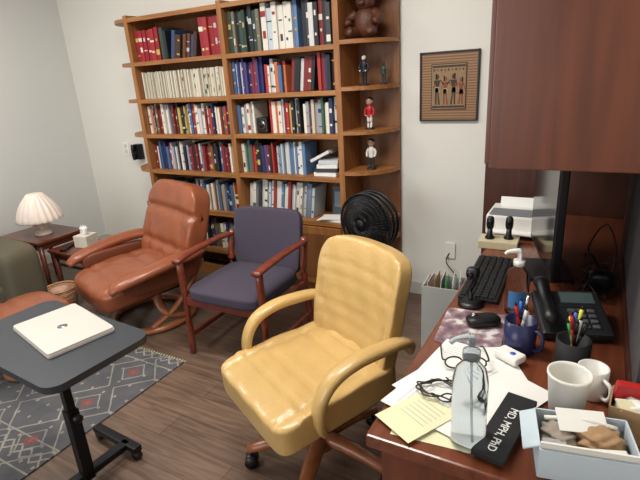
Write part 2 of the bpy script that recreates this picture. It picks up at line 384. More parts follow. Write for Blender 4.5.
# ---------------- fan ----------------
b=B()
FZ=.695
b.lathe([(.17,0),(.17,.012),(.12,.03),(.03,.045),(.02,.05)],(0,0,0),BLK,28)
b.cyl((0,0,.04),(0,0,.5),.014,.012,BLKMET,12)
b.rbox((0,.03,FZ),(.13,.16,.13),BLK,3,8);b.cyl((0,0,.45),(0,.03,.66),.02,.025,BLK,10)
R=.178
for k,(rr,yy) in enumerate([(1,-.06),(1,.02),(1,-.02)]):
    b.tube([(R*math.cos(a),yy,FZ+R*math.sin(a)) for a in [i*math.pi/8 for i in range(16)]],.008,BLK,6,1,2,(0,1,0),2,True)
for rr,yy in ((.9,-.08),(.8,-.088),(.68,-.098),(.5,-.105),(.32,-.11)):
    b.tube([(R*rr*math.cos(a),yy,FZ+R*rr*math.sin(a)) for a in [i*math.pi/8 for i in range(16)]],.0022,BLK,4,1,2,(0,1,0),2,True)
for i in range(56):
    a=i*math.pi/28;ca,sa=math.cos(a),math.sin(a)
    b.tube([(R*ca,-.06,FZ+R*sa),(R*.85*ca,-.085,FZ+R*.85*sa),(R*.5*ca,-.105,FZ+R*.5*sa),(.03*ca,-.112,FZ+.03*sa)],.0018,BLK,4,1,1)
    b.tube([(R*ca,.02,FZ+R*sa),(R*.6*ca,.05,FZ+R*.6*sa),(.04*ca,.055,FZ+.04*sa)],.004,BLK,4,1,1)
b.cyl((0,-.118,FZ),(0,-.105,FZ),.032,.036,BLKMET,20)
b.cyl((0,-.085,FZ),(0,-.03,FZ),.03,.035,BLK,16)
for i in range(5):
    a0=i*2*math.pi/5;vs=[];fs=[]
    for r in range(5):
        rr=.03+r*.034
        for q in range(5):
            aa=a0+(q/4-.5)*(1.05+.1*r/4)+.1*r;vs.append((rr*math.cos(aa),-.055+(.5-q/4)*.04,FZ+rr*math.sin(aa)))
    for r in range(4):
        for q in range(4): fs.append([r*5+q,r*5+q+1,r*5+q+6,r*5+q+5])
    b.raw(vs,fs,BLK)
b.done('pedestal_fan',(-1.14,2.56,0),-.2)
# ---------------- desk, hutch ----------------
DX0=-.405
b=B()
b.bx(DX0,XR-.005,.84,2.86,.705,.74,CHERRY,.006)
b.bx(DX0+.03,XR-.005,.87,.9,0,.705,CHERRYV)
b.bx(DX0+.03,XR-.005,2.8,2.83,0,.705,CHERRYV)
b.bx(XR-.04,XR-.02,.9,2.8,.25,.705,CHERRYD)
b.bx(DX0+.03,XR-.04,.9,1.28,.04,.70,CHERRYV,.004)
for z0,z1 in((.06,.36),(.37,.53),(.54,.69)):
    b.bx(DX0+.012,DX0+.03,.905,1.275,z0,z1,CHERRYV,.004);b.tube([(DX0+.012,1.03,(z0+z1)/2),(DX0-.012,1.045,(z0+z1)/2),(DX0-.012,1.135,(z0+z1)/2),(DX0+.012,1.15,(z0+z1)/2)],.005,BLKMET,6)
b.done('desk')
b=B()
b.bx(-.262,XR-.005,1.40,2.86,1.27,2.15,CHERRYV,.003)
for i in range(3):
    y0=1.41+i*.48;b.bx(-.276,-.262,y0,y0+.472,1.28,2.14,CHERRYV,.003);b.tube([(-.276,y0+.4,1.33),(-.294,y0+.4,1.34),(-.294,y0+.4,1.42),(-.276,y0+.4,1.43)],.004,BLKMET,6)
b.done('overhead_cabinet')
b=B();b.bx(-.56,XR-.01,2.90,2.93,0,1.6,CHERRYD,.002);b.bx(-.56,-.535,2.93,3.095,0,1.6,CHERRYD,.002);b.bx(-.56,XR-.01,2.93,3.09,1.57,1.6,CHERRYD,.002);b.done('wood_divider_panel')
b=B();b.bx(.135,XR-.001,1.17,2.15,.7405,1.269,mat('tackboard_grey',(70,66,68),.95,var=.2,vs=150),.002);b.bx(.128,.135,1.17,2.15,.7405,.79,CHERRYD,.001);b.bx(.12,.135,2.13,2.15,.79,1.269,CHERRYD,.001);b.done('tackboard')
# ---------------- yellow office chair ----------------
b=B()
def seatdf(u,p):
    q=p.copy()
    if u.z>0:
        for yy in (-.15,-.06,.03,.12,.20): q.z-=.006*math.exp(-((p.y-yy)/.009)**2)*max(0,1-abs(u.x)**8)
        q.z+=.014*(abs(u.x)**4)*(1 if p.y>-.18 else .4)
        q.z-=.010*math.exp(-((abs(p.x)-.205)/.010)**2)
        q.z+=.003*math.sin(p.x*45+p.y*30)
    q.z-=.035*max(0,-u.y-.6)**1.2
    q.x*=1.0-.03*u.y
    return q
b.rbox((0,-.045,.430),(.515,.54,.12),YEL,10,36,(0.05,0,0),seatdf)
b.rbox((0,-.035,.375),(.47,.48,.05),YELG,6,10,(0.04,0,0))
def backdf(u,p):
    q=p.copy()
    q.x*=1-.08*max(0,-u.z)
    q.y-=.05*u.x*u.x
    if u.y<0:
        for i in range(6):
            zz=-.16+i*.062;q.y+=.004*math.exp(-((p.z-zz)/.008)**2)*max(0,1-abs(u.x)**10)
        q.y+=.008*math.exp(-((abs(p.x)-.205)/.009)**2)
        q.y+=.002*math.sin(p.x*50+p.z*30)
    q.y+=.025*max(0,u.z-.3)**1.5
    q.z-=.022*abs(u.x)**3*max(0,u.z)
    return q
b.rbox((0,.25,.648),(.50,.085,.52),YEL,7.5,40,(-.20,0,0),backdf)
for s in(-1,1):
    b.tube([(s*.235,.27,.540),(s*.256,.25,.585),(s*.272,.19,.617),(s*.278,.09,.627),(s*.279,-.02,.625),(s*.278,-.11,.595),(s*.274,-.16,.53),(s*.268,-.17,.45),(s*.25,-.145,.385),(s*.21,-.12,.365)],[.014,.017,.019,.020,.020,.019,.018,.017,.015,.013],YEL,16,1.6,5,(1,0,0),3)
b.box((0,0,.34),(.3,.3,.03),BLKM,(0,0,0),.01);b.rbox((0,.0,.31),(.16,.22,.07),BLKM,4,6)
b.tube([(0,.12,.32),(0,.26,.34),(0,.31,.45),(0,.31,.58)],.022,BLKM,10,.5,4,(0,1,0))
b.cyl((0,0,.10),(0,0,.30),.028,.024,BLKMET,16);b.lathe([(.045,.07),(.055,.09),(.05,.14),(.035,.16)],(0,0,0),BEECH,20)
for i in range(5):
    a=math.radians(23+72*i);ca,sa=math.cos(a),math.sin(a)
    b.tube([(.03*ca,.03*sa,.125),(.16*ca,.16*sa,.118),(.31*ca,.31*sa,.085)],[.034,.03,.022],BEECH,8,.75,3,k=4)
    cx,cy=.30*ca,.30*sa
    b.cyl((cx,cy,.05),(cx,cy,.085),.008,.008,BLKMET,8)
    for s in(-1,1):
        o=.018*s;b.cyl((cx-sa*(o-.008),cy+ca*(o-.008),.028),(cx-sa*(o+.008),cy+ca*(o+.008),.028),.028,.028,BLK,16)
    b.rbox((cx,cy,.042),(.05,.05,.035),BLK,3,5,(0,0,a))
b.done('office_chair',(-.875,1.40,0),math.radians(-27))
# ---------------- recliner ----------------
b=B()
b.tube([(.27*math.cos(a),.27*math.sin(a),.022) for a in [i*math.pi/9 for i in range(18)]],.032,BEECH,8,.65,2,(0,0,1),4,True)
for s in(-1,1):
    b.tube([(s*.25,.12,.05),(s*.25,.0,.10),(s*.2,-.03,.18),(s*.16,-.02,.27)],[.03,.03,.03,.03],BEECH,8,.6,4,k=4)
    b.tube([(s*.24,-.12,.04),(s*.26,.05,.13),(s*.28,.2,.3),(s*.29,.28,.42)],[.022,.024,.024,.022],BEECH,8,.7,4,k=4)
b.box((0,0,.25),(.4,.36,.04),BLKM,(0,0,0),.01)
def sdf(u,p):
    q=p.copy()
    if u.z>0: q.z+=.02*math.cos(u.x*1.6)*math.cos(u.y*1.3)-.012*math.exp(-((p.y-.10)/.015)**2)-.012*math.exp(-((p.y+.17)/.015)**2)+.004*math.sin(p.x*40)*math.cos(p.y*23)
    q.z-=.05*max(0,-u.y-.5)**1.2
    return q
b.rbox((0,-.10,.34),(.61,.62,.16),TAN,5,24,(.06,0,0),sdf)
def bdf(u,p):
    q=p.copy()
    q.x*=1-.08*max(0,u.z)-.05*max(0,-u.z)
    if u.y<0:
        q.y+=.028*math.exp(-((p.z-.10)/.022)**2)+.02*math.exp(-((p.z+.14)/.02)**2)
        q.y-=.02*math.cos(u.x*1.6)
        q.y+=.012*math.exp(-((abs(p.x)-.19)/.015)**2)*(1 if u.z<.3 else 0)
        q.y+=.004*math.sin(p.x*35+p.z*20)
    q.y-=.03*u.x*u.x
    q.z-=.03*abs(u.x)**3*max(0,u.z)
    return q
b.rbox((0,.29,.605),(.68,.17,.60),TAN,6,30,(-.35,0,0),bdf)
for s in(-1,1):
    b.tube([(s*.31,.26,.48),(s*.37,.16,.50),(s*.39,0,.495),(s*.385,-.18,.47),(s*.37,-.32,.44),(s*.36,-.37,.41)],[.04,.058,.060,.057,.05,.03],TAN,14,.62,5)
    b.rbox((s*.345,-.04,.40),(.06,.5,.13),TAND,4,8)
b.done('leather_recliner',(-2.61,2.06,0),math.radians(-17))
# ottoman
b=B()
b.rbox((0,0,.325),(.46,.44,.13),TAN,4,18,(0,0,0),lambda u,p:Vector((p.x,p.y,p.z+(.015*math.cos(u.x*1.5)-.01*math.exp(-(p.y/.015)**2) if u.z>0 else 0))))
b.tube([(.14*math.cos(a),.14*math.sin(a),.020) for a in [i*math.pi/8 for i in range(16)]],.026,BEECH,8,.6,2,(0,0,1),4,True)
for s in(-1,1): b.tube([(s*.13,.03,.035),(s*.13,.0,.12),(s*.11,0,.26)],.022,BEECH,8,.7,4,k=4)
b.box((0,0,.25),(.3,.26,.02),BLKM)
b.done('ottoman',(-2.76,1.29,0.0085),math.radians(-5))
# ---------------- blue guest chair ----------------
b=B()
W=.272
for s in(-1,1):
    b.tube([(s*W,-.25,0),(s*W,-.245,.3),(s*W,-.25,.60)],.020,CHAIRWOOD,8,1,3,k=5)
    b.tube([(s*W,.27,0),(s*W,.22,.3),(s*W,.21,.45),(s*W*.98,.25,.63)],.020,CHAIRWOOD,8,1,3,k=5)
    b.tube([(s*W,.25,.605),(s*(W+.005),.05,.615),(s*(W+.005),-.15,.61),(s*W,-.28,.595)],[.024,.026,.028,.026],CHAIRWOOD,10,.5,4,k=4)
    b.box((s*W,0,.34),(.022,.46,.05),CHAIRWOOD);b.box((s*W,0,.12),(.02,.48,.03),CHAIRWOOD)
b.box((0,-.24,.345),(.52,.022,.05),CHAIRWOOD);b.box((0,.215,.345),(.52,.022,.05),CHAIRWOOD)
b.rbox((0,-.03,.40),(.505,.5,.085),NAVY,6,14,(0,0,0),lambda u,p:Vector((p.x,p.y,p.z+(.012*math.cos(u.x*1.5)*math.cos(u.y*1.5) if u.z>0 else 0))))
b.rbox((0,.265,.582),(.49,.055,.40),NAVY,8,16,(-.16,0,0),lambda u,p:Vector((p.x*(1-.04*max(0,-u.z)),p.y-.035*u.x*u.x+.02,p.z)))
b.done('guest_armchair',(-1.735,2.07,0),math.radians(2))
# ---------------- sofa + tables ----------------
b=B()
b.rbox((-3.83,.75,.22),(1.04,1.9,.30),SOFA,8,10);b.rbox((-4.28,.75,.5),(.26,1.9,.62),SOFA,6,10)
b.rbox((-3.80,1.62,.31),(1.12,.27,.53),SOFA,9,12,(0,0,0),lambda u,p:Vector((p.x,p.y,p.z+.02*math.cos(u.y*1.5)*(u.z>0))))
b.rbox((-3.81,-.14,.31),(1.10,.26,.50),SOFA,7,12)
for y in(.30,1.1): b.rbox((-3.80,y,.40),(.96,.78,.16),SOFA,5,12)
for x in(-4.3,-3.36):
    for y in(-.2,1.68): b.cyl((x,y,0),(x,y,.08),.02,.03,TABLEW,10)
b.done('sofa')
b=B();b.rbox((0,0,0),(.42,.12,.38),SOFAP,3,12);o=b.done('throw_pillow',(-3.50,1.39,.675));o.rotation_euler=(-.12,0,0)
def stable(name,x0,x1,y0,y1,h):
    b=B();b.bx(x0,x1,y0,y1,h-.022,h,TABLEW,.005)
    b.bx(x0+.03,x1-.03,y0+.02,y0+.035,h-.07,h-.02,TABLEW);b.bx(x0+.03,x1-.03,y1-.035,y1-.02,h-.07,h-.02,TABLEW)
    b.bx(x0+.02,x0+.035,y0+.03,y1-.03,h-.07,h-.02,TABLEW);b.bx(x1-.035,x1-.02,y0+.03,y1-.03,h-.07,h-.02,TABLEW)
    for x in(x0+.035,x1-.035):
        for y in(y0+.035,y1-.035): b.tube([(x,y,0),(x,y,h-.02)],[.014,.02],TABLEW,8,1,1,k=5)
    b.bx(x0+.035,x1-.035,y1-.045,y1-.03,.1,.13,TABLEW)
    b.done(name)
stable('side_table',-4.10,-3.58,1.92,2.32,.47);stable('nesting_table',-3.55,-3.12,1.96,2.30,.41)
b=B()
b.lathe([(.06,0),(.062,.01),(.045,.03),(.035,.045),(.055,.065),(.062,.085),(.05,.11),(.022,.125),(.02,.15)],(0,0,0),LAMPW,48,.05,16)
b.lathe([(.165,.12),(.168,.125),(.160,.15),(.150,.185),(.132,.225),(.108,.265),(.08,.30),(.06,.325),(.05,.33)],(0,0,0),LAMPW,96,.04,20)
b.lathe([(.150,.13),(.135,.185),(.11,.235),(.08,.27)],(0,0,0),LAMPW,48)
b.done('table_lamp',(-3.78,2.10,.4705))
b=B();b.box((0,0,.045),(.12,.12,.09),mat('tissue_box_card',(206,198,184),.7,var=.2,vs=40),(0,0,.2),.003)
b.crumple((0,0,.115),(.03,.022,.04),PAPER,3)
b.done('tissue_box',(-3.33,2.15,.4105))
b=B();b.box((0,0,.009),(.045,.14,.018),BLK,(0,0,.5),.005);b.done('remote_control',(-3.42,2.04,.4105))
def wick():
    m,nt,p=newmat('wicker');L=nt.links.new
    tc=nt.nodes.new('ShaderNodeTexCoord');w=nt.nodes.new('ShaderNodeTexWave');w.bands_direction='Z';w.inputs['Scale'].default_value=22;w.inputs['Distortion'].default_value=3;L(tc.outputs['Object'],w.inputs['Vector'])
    a=nt.nodes.new('ShaderNodeMix');a.data_type='RGBA';a.inputs[6].default_value=lin((120,76,48));a.inputs[7].default_value=lin((200,150,110));L(w.outputs['Fac'],a.inputs[0]);L(a.outputs[2],p.inputs['Base Color']);p.inputs['Roughness'].default_value=.6
    return m
b=B();WK=wick();b.lathe([(.075,0),(.09,.01),(.116,.16),(.106,.16),(.085,.02),(0.001,.015)],(0,0,0),WK,32,.015,16)
for r in(.03,.06,.09,.12): b.tube([((.083+.21*r)*math.cos(a),(.083+.21*r)*math.sin(a),r) for a in [i*math.pi/8 for i in range(16)]],.006,WK,6,1,2,(0,0,1),2,True)
b.tube([(.112*math.cos(a),.112*math.sin(a),.16) for a in [i*math.pi/8 for i in range(16)]],.009,WK,6,1,2,(0,0,1),2,True)
b.crumple((0,0,.11),(.07,.07,.05),mat('yarn_pink',(206,166,146),.9,var=.2,vs=60),5)
b.done('wicker_basket',(-3.375,1.89,0))
# ---------------- rug ----------------
def rug_mat():
    m,nt,p=newmat('rug_weave');L=nt.links.new
    tc=nt.nodes.new('ShaderNodeTexCoord');sp=nt.nodes.new('ShaderNodeSeparateXYZ');L(tc.outputs['Object'],sp.inputs[0])
    def M(op,a,b=None,c=None):
        n=nt.nodes.new('ShaderNodeMath');n.operation=op
        for i,v in enumerate((a,b,c)):
            if v is None: continue
            if isinstance(v,(int,float)): n.inputs[i].default_value=v
            else: L(v,n.inputs[i])
        return n.outputs[0]
    x,y=sp.outputs[0],sp.outputs[1]
    nz=nt.nodes.new('ShaderNodeTexNoise');nz.inputs['Scale'].default_value=30;L(tc.outputs['Object'],nz.inputs['Vector'])
    x=M('ADD',x,M('MULTIPLY',nz.outputs['Fac'],.012))
    def tri(v,per): return M('PINGPONG',v,per/2)
    d=M('ADD',tri(x,.36),tri(y,.30))
    d1=M('LESS_THAN',M('ABSOLUTE',M('SUBTRACT',d,.17)),.006)
    d2=M('LESS_THAN',M('ABSOLUTE',M('SUBTRACT',d,.08)),.005)
    d3=M('LESS_THAN',d,.04)
    zz=M('ADD',M('PINGPONG',y,.42),M('MULTIPLY',tri(x,.07),.8))
    z1=M('LESS_THAN',M('ABSOLUTE',M('SUBTRACT',zz,.03)),.006)
    st=M('LESS_THAN',M('ABSOLUTE',M('SUBTRACT',M('PINGPONG',y,.42),.075)),.004)
    dots=M('MULTIPLY',M('LESS_THAN',tri(x,.09),.007),M('LESS_THAN',tri(y,.10),.008))
    ln=M('MINIMUM',M('ADD',M('ADD',M('ADD',d1,d2),st),M('ADD',z1,dots)),1)
    base=nt.nodes.new('ShaderNodeMix');base.data_type='RGBA';base.inputs[6].default_value=lin((58,60,66));base.inputs[7].default_value=lin((98,96,98))
    n2=nt.nodes.new('ShaderNodeTexNoise');n2.inputs['Scale'].default_value=9;n2.inputs['Detail'].default_value=6;L(tc.outputs['Object'],n2.inputs['Vector']);L(n2.outputs['Fac'],base.inputs[0])
    a=nt.nodes.new('ShaderNodeMix');a.data_type='RGBA';a.inputs[7].default_value=lin((164,158,146));L(base.outputs[2],a.inputs[6]);L(M('MULTIPLY',ln,M('MULTIPLY',n2.outputs['Fac'],1.2)),a.inputs[0])
    c=nt.nodes.new('ShaderNodeMix');c.data_type='RGBA';c.inputs[7].default_value=lin((128,70,64));L(a.outputs[2],c.inputs[6]);L(M('MULTIPLY',d3,.8),c.inputs[0])
    L(c.outputs[2],p.inputs['Base Color']);p.inputs['Roughness'].default_value=.95
    n3=nt.nodes.new('ShaderNodeTexNoise');n3.inputs['Scale'].default_value=350;L(tc.outputs['Object'],n3.inputs['Vector'])
    bp=nt.nodes.new('ShaderNodeBump');bp.inputs['Strength'].default_value=.5;bp.inputs['Distance'].default_value=.004;L(n3.outputs['Fac'],bp.inputs['Height']);L(bp.outputs[0],p.inputs['Normal'])
    return m
b=B();b.bx(-3.24,-1.97,-.9,1.70,0,.008,rug_mat(),.002)
for i in range(60): x=-3.23+i*.0213;b.box((x,1.708,.003),(.005,.02,.003),PAPERY,(0,0,random.uniform(-.3,.3)),0)
b.done('area_rug')
# ---------------- laptop table + laptop ----------------
b=B()
b.prism(rrect(-.325,.335,-.20,.185,.055),.675,.70,TBLT)
b.prism(rrect(-.27,.27,-.15,.14,.04),.655,.675,BLKM)
b.rbox((-.01,0,.645),(.16,.12,.04),BLKM,5,6)
b.box((-.01,0,.46),(.032,.032,.40),BLKMET,(0,0,0),.004);b.box((-.01,0,.20),(.045,.045,.34),BLKMET,(0,0,0),.004)
b.cyl((.01,0,.34),(.04,0,.34),.014,.018,BLK,12)
b.box((-.01,0,.055),(.045,.40,.03),BLKMET,(0,0,0),.006)
b.box((-.08,-.19,.055),(.30,.04,.03),BLKMET,(0,0,0),.006);b.box((-.08,.19,.055),(.30,.04,.03),BLKMET,(0,0,0),.006)
for x in(-.21,.05):
    for y in(-.19,.19):
        b.cyl((x,y-.014,.022),(x,y+.014,.022),.022,.022,BLK,14);b.cyl((x,y,.02),(x,y,.05),.008,.008,BLKMET,8)
b.done('overbed_laptop_table',(-1.675,.862,0.0),math.radians(-3))
b=B()
b.prism(rrect(-.172,.172,-.118,.118,.012),0.001,.010,SILVER);b.prism(rrect(-.170,.170,-.116,.116,.012),.0105,.018,SILVER)
b.box((0,.117,.010),(.24,.008,.012),LOGO,(0,0,0),.003)
b.cyl((0,0,.018),(0,0,.0186),.018,.018,LOGO,24)
b.done('laptop',(-1.665,.905,.7005),math.radians(-12))
# ---------------- desk items ----------------
DZ=.7405
def pump(b,z,m):
    b.lathe([(.019,z),(.019,z+.018),(.007,z+.02),(.007,z+.045)],(0,0,0),m,16)
    b.tube([(0,0,z+.045),(-.005,0,z+.050),(-.035,-.008,z+.048),(-.045,-.010,z+.040)],[.009,.009,.006,.005],m,8)
LAB=mat('label_blue',(60,110,160),.5,var=.1)
b=B();b.lathe([(.001,0),(.034,0),(.038,.006),(.038,.17),(.032,.195),(.016,.215),(.016,.222)],(0,0,0),CLEAR,32);pump(b,.222,FROST)
b.tube([(0,0,.22),(.004,0,.1),(.008,0,.012)],.0022,FROST,6)
b.done('hand_sanitizer_bottle',(-.185,.915,DZ),math.radians(20))
b=B();b.lathe([(.001,0),(.035,0),(.038,.005),(.038,.13),(.032,.152),(.014,.165),(.014,.172)],(0,0,0),CLEAR,24);pump(b,.172,WHITE)
b.raw([(.0388*math.cos(a),.0388*math.sin(a),z) for z in(.03,.09) for a in [math.radians(225+i*9) for i in range(11)]],[[i,i+1,i+12,i+11] for i in range(10)],LAB)
b.done('soap_dispenser_bottle',(-.185,1.60,DZ),math.radians(10))
def mug(name,x,y,r,h,m,rz,pens=None,handle=True):
    b=B();b.lathe([(.001,0),(r*.92,0),(r,.006),(r,h),(r-.004,h),(r-.005,.01),(.001,.008)],(0,0,0),m,28)
    if handle: b.tube([(r-.003,0,h*.82),(r+.022,0,h*.78),(r+.028,0,h*.5),(r+.018,0,h*.25),(r-.003,0,h*.2)],.005,m,8,1,4,(0,1,0))
    if pens:
        for i,pm in enumerate(pens):
            a=i*2.4;e=.35+.15*(i%3);L=.13+.012*(i%4)
            p0=Vector((-.3*r*math.cos(a),-.3*r*math.sin(a),.012));d=Vector((math.cos(a)*e*.5,math.sin(a)*e*.5,1)).normalized()
            b.cyl(p0,p0+d*L,.0042,.0042,pm,8);b.cyl(p0+d*L,p0+d*(L+.01),.0042,.002,BLK,8);b.cyl(p0+d*(L*.72),p0+d*(L*.98),.0052,.005,pm,8)
    return b.done(name,(x,y,DZ),rz)
mug('pen_mug',-.14,1.36,.045,.10,NAVYMUG,-.5,[BLK,BLUEP,RED,CHROME,BLK,WHITE])
mug('pen_holder',.0,1.32,.044,.090,BLKM,0,[PINK,YELP,BLK,YELP,GREEN,BLK,BLUEP,RED,CHROME,BLK,WHITE],False)
mug('coffee_mug',.050,1.215,.036,.08,WHITE,-.9)
b=B();b.lathe([(.001,.004),(.032,.004),(.033,0),(.035,0),(.046,.12),(.048,.122),(.048,.128),(.044,.128),(.042,.122),(.032,.01),(.001,.01)],(0,0,0),FW,32);b.done('paper_cup',(.0,1.09,DZ))
# phone
b=B()
DKG=mat('phone_charcoal',(42,43,47),.4,var=.05);KEY=mat('phone_key',(96,98,104),.5,var=.05);LCD=mat('phone_lcd',(88,104,104),.2,var=.05)
b.box((0,0,.042),(.20,.20,.03),DKG,(.28,0,0),.008);b.box((0,.05,.035),(.14,.08,.06),DKG,(0,0,0),.006)
b.box((.03,.055,.0745),(.10,.05,.004),LCD,(.28,0,0),.001)
for i in range(4):
    for j in range(3): b.box((.0+j*.028,-.07+i*.022,.040+i*.0063),(.02,.014,.006),KEY,(.28,0,0),.002)
b.tube([(-.075,-.09,.058),(-.075,-.075,.076),(-.075,.0,.092),(-.075,.075,.118),(-.075,.09,.105)],[.02,.024,.017,.024,.02],BLK,12,.8,4)
b.tube([(-.09-.0032*t+.008*math.cos(t*3),-.09+.006*t,.012+.008*math.sin(t*3)) for t in [i*.35 for i in range(50)]],.0022,BLK,5,1,1)
b.done('desk_phone',(-.02,1.56,DZ),math.radians(18))
# keyboard mouse pad
b=B();b.box((0,0,.009),(.14,.43,.014),BLK,(0,0,0),.004)
for i in range(5):
    for j in range(19): b.box((-.052+i*.025,-.198+j*.022,.0185),(.019,.017,.006),BLKM,(0,0,0),.002)
b.done('keyboard',(-.325,1.84,DZ),math.radians(2))
def pad_mat():
    m,nt,p=newmat('mousepad_print');L=nt.links.new
    tc=nt.nodes.new('ShaderNodeTexCoord');n=nt.nodes.new('ShaderNodeTexNoise');n.inputs['Scale'].default_value=22;n.inputs['Detail'].default_value=5;L(tc.outputs['Object'],n.inputs['Vector'])
    cr=nt.nodes.new('ShaderNodeValToRGB');e=cr.color_ramp.elements;e[0].position=.3;e[0].color=lin((60,70,90));e[1].position=.62;e[1].color=lin((206,200,196))
    k=e.new(.45);k.color=lin((120,90,96));k=e.new(.55);k.color=lin((150,130,136));L(n.outputs['Fac'],cr.inputs[0]);L(cr.outputs[0],p.inputs['Base Color']);p.inputs['Roughness'].default_value=.6
    return m
b=B();b.prism(rrect(-.095,.10,-.12,.12,.015),0,.003,pad_mat());b.done('mouse_pad',(-.295,1.43,DZ),math.radians(4))
b=B();b.rbox((0,0,.017),(.062,.11,.035),BLK,3,10);b.cyl((-.003,-.03,.034),(.003,-.03,.034),.009,.009,CHROME,10);b.done('computer_mouse',(-.265,1.465,DZ+.003),math.radians(-60))
b=B();b.lathe([(.045,0),(.045,.008),(.03,.016),(.01,.02)],(0,0,0),BLK,24);b.tube([(0,0,.018),(-.005,.01,.05),(.012,.0,.09),(.008,-.005,.115)],[.009,.008,.008,.01],BLK,10);b.rbox((.005,-.01,.125),(.045,.04,.045),BLK,3,8);b.cyl((-.0,-.034,.125),(0,-.028,.125),.012,.012,SCREEN,14);b.done('webcam_stand',(-.335,1.60,DZ))
# monitor facing -X
b=B();b.box((0,0,.27),(.03,.52,.42),BLK,(0,0.0,0),.005);b.box((-.0155,0,.275),(.002,.50,.38),SCREEN,(0,0,0),0);b.rbox((.025,0,.28),(.04,.25,.2),BLK,5,8)
b.box((.05,0,.13),(.025,.06,.26),BLK,(0,0,0),.006);b.prism(rrect(-.08,.10,-.11,.11,.02),0,.012,BLK);b.done('computer_monitor',(-.145,2.0,DZ),math.radians(14))
b=B();b.box((0,0,.055),(.27,.24,.10),WHITE,(0,0,0),.01);b.box((0,-.06,.108),(.24,.11,.008),mat('printer_grey',(120,122,126),.5,var=.05),(0,0,0),.003);b.box((0,-.14,.03),(.20,.05,.008),WHITE,(0,0,0),.002);b.box((0,.08,.125),(.20,.008,.05),PAPER,(-.35,0,0),.001);b.box((0,0,.004),(.24,.20,.008),BLKM,(0,0,0),0);b.done('printer',(-.31,2.50,DZ))
b=B();b.box((0,0,.018),(.17,.11,.036),mat('beige_box',(196,184,152),.6,var=.05),(0,0,0),.003);b.done('storage_box',(-.355,2.24,DZ),.05)
def spk(n,x,y):
    b=B();b.lathe([(.020,0),(.022,.006),(.013,.02),(.011,.05)],(0,0,0),BLK,16);b.rbox((0,0,.075),(.034,.030,.065),BLK,3,8);b.cyl((0,-.016,.08),(0,-.013,.08),.010,.010,BLKMET,12);b.done(n,(x,y,DZ+.0365))
spk('desk_speaker',-.395,2.23);spk('desk_speaker.001',-.315,2.25)
b=B();b.box((0,0,.012),(.075,.05,.022),WHITE,(0,0,0),.007);b.cyl((.01,0,.0232),(.01,0,.024),.008,.008,BLUEP,14);b.done('usb_hub',(-.155,1.285,DZ+.0075),-.5)
# papers
b=B()
def sheet(x,y,w,h,r,z,m,nl=7):
    b.box((x,y,z),(w,h,.0006),m,(0,0,r),0)
    c,s=math.cos(r),math.sin(r)
    for i in range(nl):
        ly=h*.36-i*h*.05;lw=w*(.75 if i%3 else .45)
        b.box((x-s*ly-c*(w*.375-lw/2),y+c*ly-s*(w*.375-lw/2),z+.0005),(lw,.0018,.0003),INK,(0,0,r),0)
for i,(x,y,r,m,n) in enumerate([(-.27,1.00,.1,PAPERY,5),(-.28,1.12,-.4,PAPER,7),(-.20,1.20,.5,PAPER,0),(-.27,1.19,-.15,PAPER,4),(-.18,1.14,1.1,PAPER,6),(-.27,1.02,1.3,PAPER,4)]):
    sheet(x,y,.19,.25,r,DZ+.001+i*.0012,m,n)
b.done('paper_stack')
b=B();b.box((0,0,.0),(.12,.16,.0008),PAPERY,(0,0,0),0)
for i in range(6): b.box((0,.055-i*.014,.0008),(.08,.0018,.0003),INK,(0,0,0),0)
b.done('note_sheet',(-.315,.945,DZ+.0095),-.5)
b=B();b.box((0,0,.008),(.07,.24,.014),BLKM,(0,0,0),.002);b.box((.0,0,.008),(.063,.236,.009),PAPER,(0,0,0),0);o=b.done('book',(-.115,.985,DZ+.009),-.16)
cu=bpy.data.curves.new('title','FONT');cu.body='MD, MPH, PhD';cu.size=.026;cu.extrude=.0003;cu.align_x='CENTER';cu.align_y='CENTER';cu.materials.append(PAPER)
t=bpy.data.objects.new('title_text',cu);scn.collection.objects.link(t);t.parent=o;t.location=(0,-.02,.0155);t.rotation_euler=(0,0,math.radians(-90))
b=B();pts=[]
for i in range(34):
    a=i*.62;pts.append((.05*math.cos(a)*(1+.4*math.sin(i*1.7)),.038*math.sin(a)*(1+.35*math.cos(i*2.3)),.004+.006*(i%3)/2+.0003*i))
b.tube(pts,.0022,BLK,6,1,3);b.rbox((.045,-.03,.012),(.03,.02,.016),BLK,3,5);b.done('cable_tangle',(-.285,1.055,DZ+.009))
b=B()
for s in(-1,1):
    b.tube([(s*.031+.024*math.cos(a),0,.021+.018*math.sin(a)) for a in [i*math.pi/6 for i in range(12)]],.0024,BLK,6,1,2,(0,1,0),2,True)
    b.tube([(s*.055,0,.029),(s*.062,.004,.029),(s*.062,.05,.026),(s*.060,.09,.018),(s*.057,.115,.004)],.0024,BLK,6)
b.tube([(-.009,0,.026),(0,-.003,.029),(.009,0,.026)],.0024,BLK,6)
b.done('eyeglasses',(-.255,1.185,DZ+.0078),.35)
